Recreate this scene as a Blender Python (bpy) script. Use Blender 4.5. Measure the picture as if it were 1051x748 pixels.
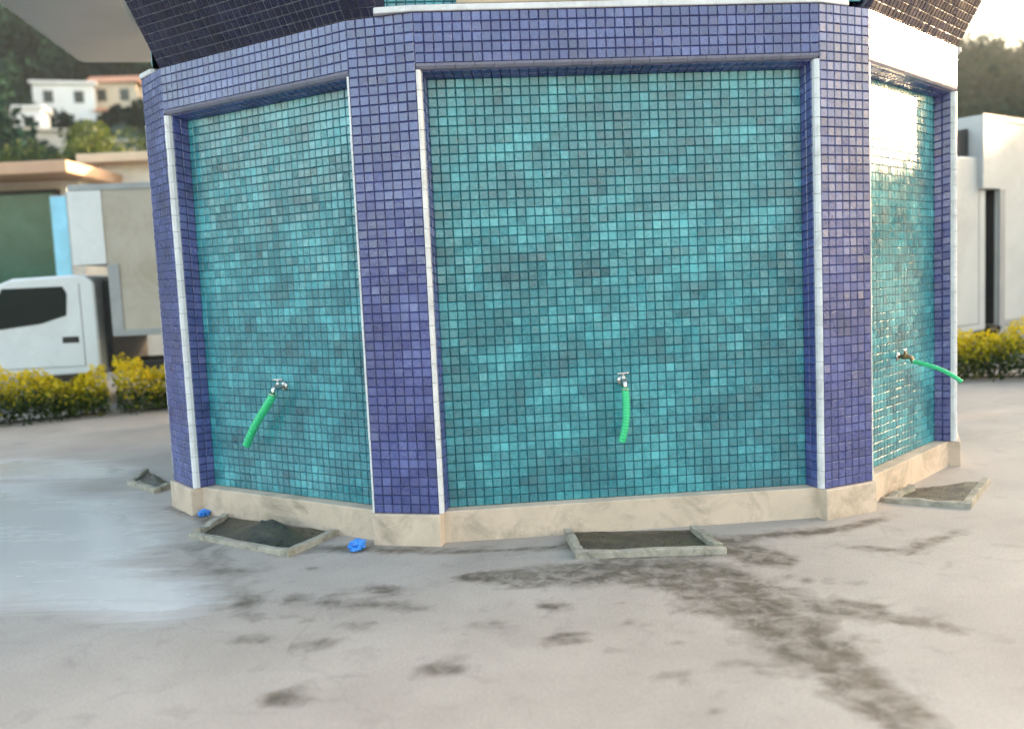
import bpy, bmesh, math, random
import numpy as np
from mathutils import Vector, Matrix, noise as mnoise
R = math.radians
random.seed(7); rng = np.random.default_rng(7)
for o in list(bpy.data.objects): bpy.data.objects.remove(o)
S = bpy.context.scene
COL = S.collection

# ------------------------------------------------------------------ camera, sky, sun, exposure
CAM_H, FPX, PITCH, ROLL = 1.5, 944.9, 0.0944, 0.0453
cd = bpy.data.cameras.new('camera'); cam = bpy.data.objects.new('camera', cd); COL.objects.link(cam)
cd.sensor_width = 36; cd.lens = 36*FPX/1051; cd.clip_start = .05; cd.clip_end = 3000
cam.matrix_world = Matrix.Translation((0, 0, CAM_H)) @ Matrix.Rotation(math.pi/2-PITCH, 4, 'X') @ Matrix.Rotation(-ROLL, 4, 'Z')
cd.dof.use_dof = True; cd.dof.focus_distance = 5.3; cd.dof.aperture_fstop = 1.0
S.camera = cam
SUN_AZ, SUN_EL = R(27), R(11.2)          # azimuth from +X towards +Y
W = bpy.data.worlds.new('World'); S.world = W; W.use_nodes = True
nt = W.node_tree; nt.nodes.clear()
sky = nt.nodes.new('ShaderNodeTexSky'); sky.sky_type = 'NISHITA'; sky.sun_disc = False
sky.sun_elevation = SUN_EL; sky.sun_rotation = math.pi/2-SUN_AZ; sky.dust_density = 3.0; sky.air_density = 1.2; sky.ozone_density = 1.5
bg = nt.nodes.new('ShaderNodeBackground'); bg.inputs[1].default_value = .15
wo = nt.nodes.new('ShaderNodeOutputWorld'); nt.links.new(sky.outputs[0], bg.inputs[0]); nt.links.new(bg.outputs[0], wo.inputs[0])
sl = bpy.data.lights.new('sun', 'SUN'); sl.energy = 3.6; sl.angle = R(.55); sl.color = (1, .72, .46)
so = bpy.data.objects.new('sun', sl); COL.objects.link(so)
sd = Vector((math.cos(SUN_AZ)*math.cos(SUN_EL), math.sin(SUN_AZ)*math.cos(SUN_EL), math.sin(SUN_EL)))
so.rotation_euler = sd.to_track_quat('Z', 'Y').to_euler()
S.view_settings.view_transform = 'Standard'; S.view_settings.look = 'None'
S.view_settings.exposure = 2.85; S.view_settings.gamma = 1
S.view_settings.use_white_balance = True; S.view_settings.white_balance_temperature = 7600; S.view_settings.white_balance_tint = 12

# ------------------------------------------------------------------ helpers
def ray(px, py):
    c, s = math.cos(ROLL), math.sin(ROLL); X = px-525.5; Y = py-374
    x, y = c*X-s*Y, s*X+c*Y
    cp, sp = math.cos(PITCH), math.sin(PITCH)
    return Vector((x/FPX, cp-y/FPX*sp, -sp-y/FPX*cp))
def on_ground(px, py, z=0.):
    d = ray(px, py); t = (z-CAM_H)/d.z; return Vector((0, 0, CAM_H))+d*t
def at_depth(px, py, Y):
    d = ray(px, py); return Vector((0, 0, CAM_H))+d*(Y/d.y)

def tag(o, label=None, cat=None, group=None, kind=None):
    if label: o['label'] = label
    if cat: o['category'] = cat
    if group: o['group'] = group
    if kind: o['kind'] = kind
    return o
def empty(name, loc=(0, 0, 0), rz=0):
    o = bpy.data.objects.new(name, None); COL.objects.link(o); o.location = loc; o.rotation_euler = (0, 0, rz); o.empty_display_size = .2
    return o
class MB:
    def __init__(s): s.v = []; s.f = []; s.m = []; s.t = []
    def face(s, pts, mat=0, tint=.5):
        i = len(s.v); s.v += [tuple(p) for p in pts]; s.f.append(tuple(range(i, i+len(pts)))); s.m.append(mat); s.t.append(tint)
    def box(s, a, b, M=None, mat=0):
        x0, y0, z0 = a; x1, y1, z1 = b
        c = [Vector(p) for p in ((x0,y0,z0),(x1,y0,z0),(x1,y1,z0),(x0,y1,z0),(x0,y0,z1),(x1,y0,z1),(x1,y1,z1),(x0,y1,z1))]
        if M is not None: c = [M @ p for p in c]
        i = len(s.v); s.v += [tuple(p) for p in c]
        for f in ((0,3,2,1),(4,5,6,7),(0,1,5,4),(1,2,6,5),(2,3,7,6),(3,0,4,7)):
            s.f.append(tuple(i+k for k in f)); s.m.append(mat); s.t.append(.5)
    def prism(s, poly, z0, z1, mat=0):
        n = len(poly); i = len(s.v)
        s.v += [(p[0], p[1], z0) for p in poly]+[(p[0], p[1], z1) for p in poly]
        s.f.append(tuple(i+k for k in reversed(range(n)))); s.f.append(tuple(i+n+k for k in range(n)))
        for k in range(n): s.f.append((i+k, i+(k+1) % n, i+n+(k+1) % n, i+n+k))
        s.m += [mat]*(n+2); s.t += [.5]*(n+2)
    def extrude(s, poly, d, mat=0):          # poly of 3-D points, d a vector
        n = len(poly); i = len(s.v); d = Vector(d)
        s.v += [tuple(Vector(p)) for p in poly]+[tuple(Vector(p)+d) for p in poly]
        s.f.append(tuple(i+k for k in range(n))); s.f.append(tuple(i+n+k for k in reversed(range(n))))
        for k in range(n): s.f.append((i+k, i+n+k, i+n+(k+1) % n, i+(k+1) % n))
        s.m += [mat]*(n+2); s.t += [.5]*(n+2)
    def tube(s, pts, rad, n=14, cap=True, mat=0):
        pts = [Vector(p) for p in pts]
        rads = rad if isinstance(rad, (list, tuple)) else [rad]*len(pts)
        i0 = len(s.v); up = None
        for k, p in enumerate(pts):
            t = (pts[min(k+1, len(pts)-1)]-pts[max(k-1, 0)]).normalized()
            if up is None: up = t.orthogonal().normalized()
            up = (up-t*up.dot(t)).normalized(); w = t.cross(up)
            for j in range(n):
                a = 2*math.pi*j/n; s.v.append(tuple(p+(up*math.cos(a)+w*math.sin(a))*rads[k]))
        for k in range(len(pts)-1):
            for j in range(n):
                a = i0+k*n+j; b = i0+k*n+(j+1) % n; s.f.append((a, b, b+n, a+n)); s.m.append(mat); s.t.append(.5)
        if cap:
            s.f.append(tuple(i0+j for j in reversed(range(n)))); s.f.append(tuple(i0+(len(pts)-1)*n+j for j in range(n))); s.m += [mat]*2; s.t += [.5]*2
    def build(s, name, mats, parent=None, bevel=0, smooth=False, tint=False, seg=2, fix=True):
        me = bpy.data.meshes.new(name); me.from_pydata(s.v, [], s.f)
        if not isinstance(mats, (list, tuple)): mats = [mats]
        for m in mats: me.materials.append(m)
        me.polygons.foreach_set('material_index', s.m)
        if tint:
            a = me.attributes.new('tint', 'FLOAT', 'FACE'); a.data.foreach_set('value', s.t)
        if fix and not tint:
            b = bmesh.new(); b.from_mesh(me); bmesh.ops.recalc_face_normals(b, faces=b.faces); b.to_mesh(me); b.free()
        if smooth: me.polygons.foreach_set('use_smooth', [True]*len(me.polygons))
        me.update()
        o = bpy.data.objects.new(name, me); COL.objects.link(o); o.parent = parent
        if bevel:
            md = o.modifiers.new('bevel', 'BEVEL'); md.width = bevel; md.segments = seg; md.limit_method = 'ANGLE'
        return o
def quads_object(name, V, mats, tint, parent=None, mat_idx=None):
    n = len(V)//4
    me = bpy.data.meshes.new(name); me.vertices.add(4*n); me.vertices.foreach_set('co', V.astype(np.float32).ravel())
    me.loops.add(4*n); me.loops.foreach_set('vertex_index', np.arange(4*n, dtype=np.int32))
    me.polygons.add(n); me.polygons.foreach_set('loop_start', np.arange(0, 4*n, 4, dtype=np.int32))
    for m in mats: me.materials.append(m)
    if mat_idx is not None: me.polygons.foreach_set('material_index', mat_idx)
    a = me.attributes.new('tint', 'FLOAT', 'FACE'); a.data.foreach_set('value', tint.astype(np.float32))
    me.update(calc_edges=True); me.validate()
    o = bpy.data.objects.new(name, me); COL.objects.link(o); o.parent = parent
    return o
def leaf_quads(C, size, aspect=.5, up=.0):
    n = len(C); d = rng.normal(size=(n, 3)); d[:, 2] += up; d /= np.linalg.norm(d, axis=1)[:, None]
    e = rng.normal(size=(n, 3)); e -= d*(e*d).sum(1)[:, None]; e /= np.linalg.norm(e, axis=1)[:, None]
    s = (size*rng.uniform(.6, 1.3, n))[:, None] if np.isscalar(size) else size[:, None]
    a = d*s*.5; b = e*s*.5*aspect
    V = np.empty((n, 4, 3)); V[:, 0] = C-a; V[:, 1] = C+b; V[:, 2] = C+a; V[:, 3] = C-b
    return V.reshape(-1, 3)

# ------------------------------------------------------------------ materials
def nodes(name):
    m = bpy.data.materials.new(name); m.use_nodes = True; t = m.node_tree
    return m, t, t.nodes['Principled BSDF']
def N(t, typ, **k):
    n = t.nodes.new(typ)
    for a, b in k.items():
        if isinstance(a, str) and hasattr(n, a): setattr(n, a, b)
    return n
def noise(t, scale, detail=4, rough=.55, dist=0, coord='Object', vec=None):
    n = t.nodes.new('ShaderNodeTexNoise'); n.inputs['Scale'].default_value = scale; n.inputs['Detail'].default_value = detail
    n.inputs['Roughness'].default_value = rough; n.inputs['Distortion'].default_value = dist
    if vec is None:
        tc = t.nodes.new('ShaderNodeTexCoord'); vec = tc.outputs[coord]
    t.links.new(vec, n.inputs['Vector']); return n.outputs['Fac']
def ramp(t, fac, stops, interp='LINEAR'):
    r = t.nodes.new('ShaderNodeValToRGB'); cr = r.color_ramp; cr.interpolation = interp
    while len(cr.elements) < len(stops): cr.elements.new(.5)
    for e, (p, c) in zip(cr.elements, stops):
        e.position = p; e.color = (*c, 1) if isinstance(c, tuple) else (c, c, c, 1)
    t.links.new(fac, r.inputs[0]); return r.outputs[0]
def mix(t, fac, a, b, mode='MIX'):
    m = t.nodes.new('ShaderNodeMix'); m.data_type = 'RGBA'; m.blend_type = mode
    for s, v in ((m.inputs[0], fac), (m.inputs[6], a), (m.inputs[7], b)):
        if hasattr(v, 'is_output') or hasattr(v, 'links'): t.links.new(v, s)
        elif isinstance(v, tuple): s.default_value = (*v, 1)
        else: s.default_value = v
    return m.outputs[2]
def math_(t, op, a, b=0.):
    m = t.nodes.new('ShaderNodeMath'); m.operation = op
    for s, v in ((m.inputs[0], a), (m.inputs[1], b)):
        if hasattr(v, 'links'): t.links.new(v, s)
        else: s.default_value = v
    return m.outputs[0]
def attr(t, name):
    a = t.nodes.new('ShaderNodeAttribute'); a.attribute_name = name; return a.outputs['Fac']
def bump(t, b, h, strength=.3, dist=.01):
    n = t.nodes.new('ShaderNodeBump'); n.inputs['Strength'].default_value = strength; n.inputs['Distance'].default_value = dist
    t.links.new(h, n.inputs['Height']); t.links.new(n.outputs[0], b.inputs['Normal'])

def tile_mat(name, dark, mid, light, scale=5.5, rough=(.22, .38), ior=1.9):
    m, t, b = nodes(name)
    mp = t.nodes.new('ShaderNodeMapping'); mp.vector_type = 'TEXTURE'; mp.inputs['Rotation'].default_value = (0, R(42), 0); mp.inputs['Scale'].default_value = (1.35, 1.0, .75)
    tc = t.nodes.new('ShaderNodeTexCoord'); t.links.new(tc.outputs['Object'], mp.inputs[0])
    cloud = noise(t, scale, 5, .62, .6, vec=mp.outputs[0]); a = attr(t, 'tint')
    f = math_(t, 'ADD', math_(t, 'ADD', math_(t, 'MULTIPLY', cloud, .28), .41), math_(t, 'MULTIPLY', math_(t, 'SUBTRACT', a, .5), .36))
    f = math_(t, 'ADD', f, math_(t, 'MULTIPLY', math_(t, 'SUBTRACT', noise(t, 55, 3), .5), .35))
    c = ramp(t, f, [(.30, dark), (.55, mid), (.82, light)])
    film = noise(t, 1.7, 5, .7, .4)           # limescale film
    c = mix(t, ramp(t, film, [(.6, 0.), (.85, .18)]), c, (.32, .36, .36))
    t.links.new(c, b.inputs['Base Color'])
    t.links.new(ramp(t, noise(t, 9, 4, .6), [(.3, rough[0]), (.75, rough[1])]), b.inputs['Roughness'])
    b.inputs['IOR'].default_value = ior
    bump(t, b, noise(t, 38, 3, .5), .35, .004)
    return m
M = {}
M['teal'] = tile_mat('teal glass mosaic', (.004, .085, .115), (.006, .205, .250), (.06, .46, .51))
M['blue'] = tile_mat('blue glass mosaic', (.024, .036, .13), (.040, .056, .215), (.10, .13, .36), 6)
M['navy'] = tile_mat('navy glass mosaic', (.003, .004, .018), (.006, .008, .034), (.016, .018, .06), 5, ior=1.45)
def simple(name, col, rough=.6, var=.12, scale=6, metal=0, bmp=0, dirt=None, spec=None):
    m, t, b = nodes(name)
    hi = tuple(min(1, c*(1+var)) for c in col); lo = tuple(c*(1-var) for c in col)
    c = ramp(t, noise(t, scale, 6, .65, .3), [(.3, lo), (.7, hi)])
    if dirt: c = mix(t, ramp(t, noise(t, scale*.6, 7, .72, .8), [(.48, 0.), (.72, dirt[1])]), c, dirt[0])
    t.links.new(c, b.inputs['Base Color']); b.inputs['Metallic'].default_value = metal
    t.links.new(ramp(t, noise(t, scale*2, 3), [(.3, rough*.85), (.7, min(1, rough*1.15))]), b.inputs['Roughness'])
    if bmp: bump(t, b, noise(t, scale*12, 5, .7), bmp, .006)
    return m
M['grout'] = simple('dark cement grout', (.06, .085, .10), .85, .3, 12, bmp=.3)
M['grout_teal'] = simple('dark teal grout', (.012, .055, .07), .8, .25, 12, bmp=.3)
M['grout_blue'] = simple('dark blue grout', (.022, .024, .07), .8, .25, 12, bmp=.3)
M['grout_light'] = simple('pale cement grout', (.16, .17, .20), .85, .2, 12, bmp=.3)
M['trim'] = simple('white glazed edge tile', (.72, .71, .72), .22, .1, 9, dirt=((.30, .28, .27), .5))
M['trim_blue'] = simple('blue grey glazed edge tile', (.20, .20, .27), .22, .15, 9)
M['stone'] = simple('cream stone skirting', (.62, .48, .37), .7, .1, 5, bmp=.3, dirt=((.20, .165, .12), .75))
M['slab'] = simple('pale sandstone', (.60, .46, .34), .7, .1, 6, bmp=.2)
M['curb'] = simple('mossy drain kerb', (.36, .32, .26), .85, .25, 14, bmp=.6, dirt=((.08, .085, .05), .8))
M['mud'] = simple('wet silt', (.030, .027, .020), .30, .5, 18, bmp=.8, dirt=((.06, .075, .025), .9))
M['chrome'] = simple('worn chrome', (.62, .60, .57), .25, .15, 60, metal=1, dirt=((.25, .20, .16), .5))
M['brass'] = simple('tarnished brass', (.30, .20, .11), .4, .25, 60, metal=1)
m, t, b = nodes('green ribbed hose'); b.inputs['Base Color'].default_value = (.008, .66, .27, 1); b.inputs['Roughness'].default_value = .3
b.inputs['Transmission Weight'].default_value = .15
M['hose'] = m
M['hose_dark'] = simple('hose bore', (.004, .06, .03), .5)
M['blue_plastic'] = simple('blue plastic film', (.03, .26, .72), .28, .2, 40)
M['white_paint'] = simple('white vehicle paint', (.74, .76, .77), .25, .04, 2, dirt=((.50, .49, .46), .4))
M['beige_panel'] = simple('weathered beige panel', (.50, .45, .38), .6, .1, 2.5, dirt=((.33, .24, .15), .6))
M['pale_grey'] = simple('pale grey panel', (.52, .52, .51), .45, .08, 1.5, dirt=((.34, .33, .31), .5))
M['grey_metal'] = simple('grey galvanised metal', (.34, .35, .36), .5, .12, 5, metal=.3)
M['black'] = simple('black plastic', (.02, .02, .022), .5, .2, 10)
M['rubber'] = simple('tyre rubber', (.022, .022, .022), .8, .2, 20)
M['canopy'] = simple('grey painted canopy', (.42, .42, .41), .45, .05, .7)
M['plaster'] = simple('pale render', (.62, .58, .52), .8, .1, 2, dirt=((.40, .36, .30), .5))
M['white_wall'] = simple('white render', (.86, .85, .83), .8, .06, .6)
M['cream_wall'] = simple('cream render', (.66, .55, .42), .8, .08, .6)
M['roof_tile'] = simple('clay roof tile', (.52, .24, .15), .8, .2, 1.5, bmp=.4)
M['fascia'] = simple('salmon painted fascia', (.50, .31, .21), .6, .08, 2)
M['banner'] = simple('pale blue banner', (.22, .55, .72), .6, .15, 3)
M['bark'] = simple('bark', (.10, .075, .055), .9, .3, 12, bmp=.7)
m, t, b = nodes('dark glass'); b.inputs['Base Color'].default_value = (.012, .02, .02, 1); b.inputs['Roughness'].default_value = .06; b.inputs['IOR'].default_value = 1.5
M['glass'] = m
M['green_glass'] = simple('green tinted shopfront glass', (.03, .11, .08), .12, .4, .8)
M['lamp_red'] = simple('red lamp lens', (.4, .02, .02), .2)
def leaf_mat(name, stops, rough=.55):
    m, t, b = nodes(name); c = ramp(t, attr(t, 'tint'), stops)
    t.links.new(c, b.inputs['Base Color']); b.inputs['Roughness'].default_value = rough; b.inputs['Specular IOR Level'].default_value = .25 if 'forest' not in name else 0
    tr = t.nodes.new('ShaderNodeBsdfTranslucent'); t.links.new(c, tr.inputs[0])
    ms = t.nodes.new('ShaderNodeMixShader'); ms.inputs[0].default_value = .3 if 'forest' not in name else .08
    t.links.new(b.outputs[0], ms.inputs[1]); t.links.new(tr.outputs[0], ms.inputs[2])
    t.links.new(ms.outputs[0], t.nodes['Material Output'].inputs[0]); return m
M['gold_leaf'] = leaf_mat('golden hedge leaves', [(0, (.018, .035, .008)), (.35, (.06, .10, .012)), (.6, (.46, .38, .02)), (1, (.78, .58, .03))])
M['leaf'] = leaf_mat('broad leaves', [(0, (.02, .04, .012)), (.5, (.05, .085, .022)), (1, (.12, .15, .04))])
M['forest_leaf'] = leaf_mat('forest leaves', [(0, (.005, .020, .018)), (.5, (.010, .032, .027)), (1, (.020, .048, .036))])
M['yellow_leaf'] = leaf_mat('yellowing leaves', [(0, (.14, .13, .02)), (.5, (.45, .34, .05)), (1, (.62, .46, .10))])

# ------------------------------------------------------------------ ground
def gauss_poly(P, pts, w):                    # distance to a polyline, as a soft mask
    d = np.full(len(P), 1e9); ww = np.zeros(len(P))
    for k in range(len(pts)-1):
        a = np.array(pts[k][:2]); b = np.array(pts[k+1][:2]); ab = b-a
        s = np.clip(((P-a)@ab)/(ab@ab), 0, 1); q = a+s[:, None]*ab; wk = w[k]*(1-s)+w[k+1]*s
        dd = np.linalg.norm(P-q, axis=1)/wk
        d = np.minimum(d, dd)
    return np.clip(1.25-d, 0, 1)
def G(x, y): p = on_ground(x, y); return (p.x, p.y)
mb = MB()
n = 48; Rr = [0, 20, 60, 140, 400, 1200, 2400]
mb.v.append((0, 0, -.004))
for r in Rr[1:]:
    for k in range(n): mb.v.append((r*math.cos(2*math.pi*k/n), r*math.sin(2*math.pi*k/n), -.004))
for k in range(n): mb.f.append((0, 1+k, 1+(k+1) % n))
for i in range(len(Rr)-2):
    for k in range(n):
        a = 1+i*n+k; b_ = 1+i*n+(k+1) % n; mb.f.append((a, a+n, b_+n, b_))
mb.m = [0]*len(mb.f); mb.t = [.5]*len(mb.f)
M['far_ground'] = simple('worn asphalt and dust', (.20, .19, .17), .9, .2, .4, bmp=.2)
tag(mb.build('ground', M['far_ground']), kind='structure')

mb = MB(); mb.prism([(-60, -60), (60, -60), (60, -1.35), (-60, -1.35)], -.1, .0); M['asphalt'] = simple('dark asphalt', (.045, .045, .047), .85, .2, 3, bmp=.3)
tag(mb.build('added_dark_road', M['asphalt']), kind='structure')  # unseen dark surface added behind the camera to darken reflections in the lower tiles
mb = MB(); mb.prism([(-60, -1.34), (60, -1.34), (60, -1.21), (-60, -1.21)], -.1, .03); M['kerb'] = simple('concrete kerb', (.4, .39, .37), .85)
tag(mb.build('kerb', M['kerb']), kind='structure')
m, t, b = nodes('worn concrete paving')
tc = t.nodes.new('ShaderNodeTexCoord').outputs['Object']
base = ramp(t, noise(t, 1.1, 8, .62, .3, vec=tc), [(.3, (.335, .288, .252)), (.7, (.45, .395, .350))])
fine = ramp(t, noise(t, 85, 5, .8, vec=tc), [(.3, .72), (.7, 1.12)])
base = mix(t, 1., base, fine, 'MULTIPLY')
vo = t.nodes.new('ShaderNodeTexVoronoi'); vo.feature = 'DISTANCE_TO_EDGE'; vo.inputs['Scale'].default_value = .42
wv = mix(t, .16, tc, mix(t, 1., (0, 0, 0), noise(t, 3, 8, .7, vec=tc)))
t.links.new(wv, vo.inputs['Vector'])
crack = ramp(t, vo.outputs['Distance'], [(0, .22), (.0025, 0.)])
base = mix(t, crack, base, (.2, .17, .15))
blot = ramp(t, noise(t, 5.5, 6, .6, .5, vec=tc), [(.56, 0.), (.72, .35)])
base = mix(t, blot, base, (.17, .145, .125))
warp = noise(t, 3.6, 7, .66, .7, vec=tc)
st = math_(t, 'ADD', attr(t, 'stain'), math_(t, 'MULTIPLY', math_(t, 'SUBTRACT', warp, .5), 1.8))
st = math_(t, 'MULTIPLY', math_(t, 'GREATER_THAN', attr(t, 'stain'), .001), st)
patchy = ramp(t, noise(t, 8, 7, .68, .5, vec=tc), [(.36, .35), (.56, 1.)])
stf = math_(t, 'MULTIPLY', ramp(t, st, [(.10, 0.), (.62, .97)]), patchy)
stc = ramp(t, noise(t, 13, 5, .7, .4, vec=tc), [(.35, (.060, .044, .030)), (.7, (.165, .132, .100))])
base = mix(t, stf, base, stc)
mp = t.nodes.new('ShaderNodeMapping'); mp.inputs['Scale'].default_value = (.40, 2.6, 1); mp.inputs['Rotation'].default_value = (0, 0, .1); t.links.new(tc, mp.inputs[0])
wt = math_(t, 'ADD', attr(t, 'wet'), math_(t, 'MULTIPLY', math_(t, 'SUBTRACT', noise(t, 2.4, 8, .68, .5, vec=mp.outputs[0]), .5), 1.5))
wet_sheen = ramp(t, wt, [(.30, 0.), (.50, .30), (.62, .45), (.95, 1.)])
base = mix(t, math_(t, 'MULTIPLY', wet_sheen, .5), base, (.64, .655, .67))  # pale sky sheen of the wet slick painted into the base colour
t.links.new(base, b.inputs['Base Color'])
b.inputs['IOR'].default_value = 1.6
rr = mix(t, wet_sheen, (.68, .68, .68), (.18, .18, .18)); rr = mix(t, math_(t, 'MULTIPLY', stf, .5), rr, (.5, .5, .5))
t.links.new(rr, b.inputs['Roughness'])
hh = math_(t, 'ADD', noise(t, 90, 5, .75, vec=tc), math_(t, 'MULTIPLY', noise(t, 6, 4, .6, vec=tc), 1.5))
bn = t.nodes.new('ShaderNodeBump'); bn.inputs['Distance'].default_value = .006
t.links.new(math_(t, 'SUBTRACT', .38, math_(t, 'MULTIPLY', wet_sheen, .30)), bn.inputs['Strength'])
t.links.new(hh, bn.inputs['Height']); t.links.new(bn.outputs[0], b.inputs['Normal'])
M['paving'] = m
x0, x1, y0, y1, st_ = -16, 16, -1.2, 12, .06
nx, ny = int((x1-x0)/st_)+1, int((y1-y0)/st_)+1
gx, gy = np.meshgrid(np.linspace(x0, x1, nx), np.linspace(y0, y1, ny)); P = np.stack([gx.ravel(), gy.ravel()], 1)
stain = np.zeros(len(P))
def add(pts, w, k=1.):
    global stain
    stain = np.maximum(stain, k*gauss_poly(P, [G(*p) for p in pts], w))
add([(480, 592), (560, 590), (640, 585), (720, 590), (770, 620), (830, 655), (880, 700), (960, 760), (1050, 830)], [.08, .16, .26, .27, .26, .20, .14, .10, .09], 1.)
add([(590, 560), (660, 572), (740, 560), (800, 575)], [.10, .22, .22, .12], .95)
add([(780, 620), (880, 630), (960, 640)], [.14, .10, .05], .8)
add([(860, 560), (930, 565), (985, 545)], [.05, .06, .05], .55)
add([(475, 566), (640, 560), (845, 546), (905, 533)], [.05, .06, .07, .06], .7)
add([(178, 520), (290, 565), (380, 562), (470, 566)], [.07, .10, .10, .06], .75)
add([(205, 560), (240, 600), (262, 640)], [.18, .16, .05], .36)
add([(300, 615), (420, 625)], [.09, .06], .5)
for (px, py, w, k) in ((585, 655, .07, .9), (565, 622, .06, .75), (455, 685, .07, .6), (288, 716, .07, .75), (370, 640, .07, .6), (395, 605, .10, .55), (500, 640, .06, .5), (880, 622, .09, .7), (330, 660, .05, .6), (255, 655, .08, .6), (800, 690, .08, .4), (650, 640, .04, .5), (700, 660, .05, .4)):
    add([(px-9, py), (px+9, py+1)], [w, w], k)
rb = random.Random(5)
for _ in range(26):
    bx, by = rb.uniform(180, 1000), rb.uniform(575, 735); add([(bx-rb.uniform(2, 12), by), (bx+rb.uniform(2, 14), by+rb.uniform(-3, 5))], [rb.uniform(.012, .05)]*2, rb.uniform(.3, .6))
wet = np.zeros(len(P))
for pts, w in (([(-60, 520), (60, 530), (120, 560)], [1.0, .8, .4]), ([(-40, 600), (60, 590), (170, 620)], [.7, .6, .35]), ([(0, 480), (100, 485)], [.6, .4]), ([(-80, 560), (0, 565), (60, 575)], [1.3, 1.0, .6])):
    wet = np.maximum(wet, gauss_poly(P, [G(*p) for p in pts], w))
idx = np.arange(nx*ny).reshape(ny, nx)
F = np.stack([idx[:-1, :-1], idx[:-1, 1:], idx[1:, 1:], idx[1:, :-1]], -1).reshape(-1, 4)
me = bpy.data.meshes.new('paving'); me.vertices.add(len(P)); me.vertices.foreach_set('co', np.column_stack([P, np.zeros(len(P))]).astype(np.float32).ravel())
me.loops.add(F.size); me.loops.foreach_set('vertex_index', F.ravel().astype(np.int32)); me.polygons.add(len(F)); me.polygons.foreach_set('loop_start', np.arange(0, F.size, 4, dtype=np.int32))
me.update(calc_edges=True)
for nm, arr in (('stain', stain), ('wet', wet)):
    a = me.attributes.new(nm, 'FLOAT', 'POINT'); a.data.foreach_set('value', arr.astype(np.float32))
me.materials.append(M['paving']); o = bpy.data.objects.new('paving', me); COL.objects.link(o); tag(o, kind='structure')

# ------------------------------------------------------------------ hills
def elev(th):
    xs = [-180, -110, -60, -40, -29, -20, 0, 24, 27, 30, 36, 48, 70, 120, 180]; ys = [1, 4, 14, 18, 18.5, 18, 14, 11.5, 10.9, 10.2, 8.5, 4, 3, 1, 1]
    return np.interp(th, xs, ys)
HR0, HR1 = 55., 260.
def hill_h(r, thd):
    s = np.clip((r-HR0)/(HR1-HR0), 0, 1); prof = s**1.15
    fall = np.where(r > HR1, 1-.25*np.clip((r-HR1)/200, 0, 1), 1)
    w = 1+.05*np.sin(thd*.9+r*.02)+.035*np.sin(thd*2.3+1)
    return HR1*np.tan(np.radians(elev(thd)))*prof*fall*w
nt_, nr_ = 360, 50
rs = np.concatenate([np.linspace(HR0, HR1, 38), np.linspace(HR1+15, 700, 12)])
v = []
for r in rs:
    th = np.linspace(-180, 180, nt_, endpoint=False); h = hill_h(np.full(nt_, r), th)-.3*(r == HR0)
    v.append(np.stack([r*np.sin(np.radians(th)), r*np.cos(np.radians(th)), h], 1))
v = np.concatenate(v); mb = MB(); mb.v = [tuple(p) for p in v]
for i in range(nr_-1):
    for k in range(nt_):
        a = i*nt_+k; b_ = i*nt_+(k+1) % nt_; mb.f.append((a, b_, b_+nt_, a+nt_))
mb.m = [0]*len(mb.f); mb.t = [.5]*len(mb.f)
M['hill'] = simple('wooded hillside soil', (.018, .04, .026), .95, .4, .08)
tag(mb.build('hills', M['hill'], smooth=True), kind='structure')

houses_px = [(70, 105, 50, 32, 'white', 'flat'), (22, 122, 42, 20, 'white', 'flat'), (38, 143, 44, 18, 'grey', 'flat'), (122, 92, 40, 26, 'cream', 'tile'),
             (108, 116, 16, 14, 'white', 'tile'), (95, 140, 22, 14, 'grey', 'flat'), (135, 150, 26, 14, 'grey', 'flat')]
def place_on_hill(px, py):
    d = ray(px, py); th = math.degrees(math.atan2(d.x, d.y)); hz = math.hypot(d.x, d.y)
    for r in np.linspace(HR0+5, HR1, 400):
        if hill_h(np.array([r]), np.array([th]))[0] >= CAM_H+d.z/hz*r: break
    return Vector((d.x/hz*r, d.y/hz*r, CAM_H+d.z/hz*r)), r, th
house_pts = []
labels = {0: 'large white flat-roofed hillside house, biggest and brightest on the slope',
          1: 'long low white flat-roofed house at the left frame edge of the slope',
          2: 'grey flat-roofed house on the slope just above the shop roof',
          3: 'cream hillside house under a salmon clay roof beside the fountain corner',
          4: 'tiny white house with clay roof just below the cream house',
          5: 'small grey hillside house among the bushes under the large white house',
          6: 'grey flat-roofed house low on the slope next to the fountain corner'}
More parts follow.
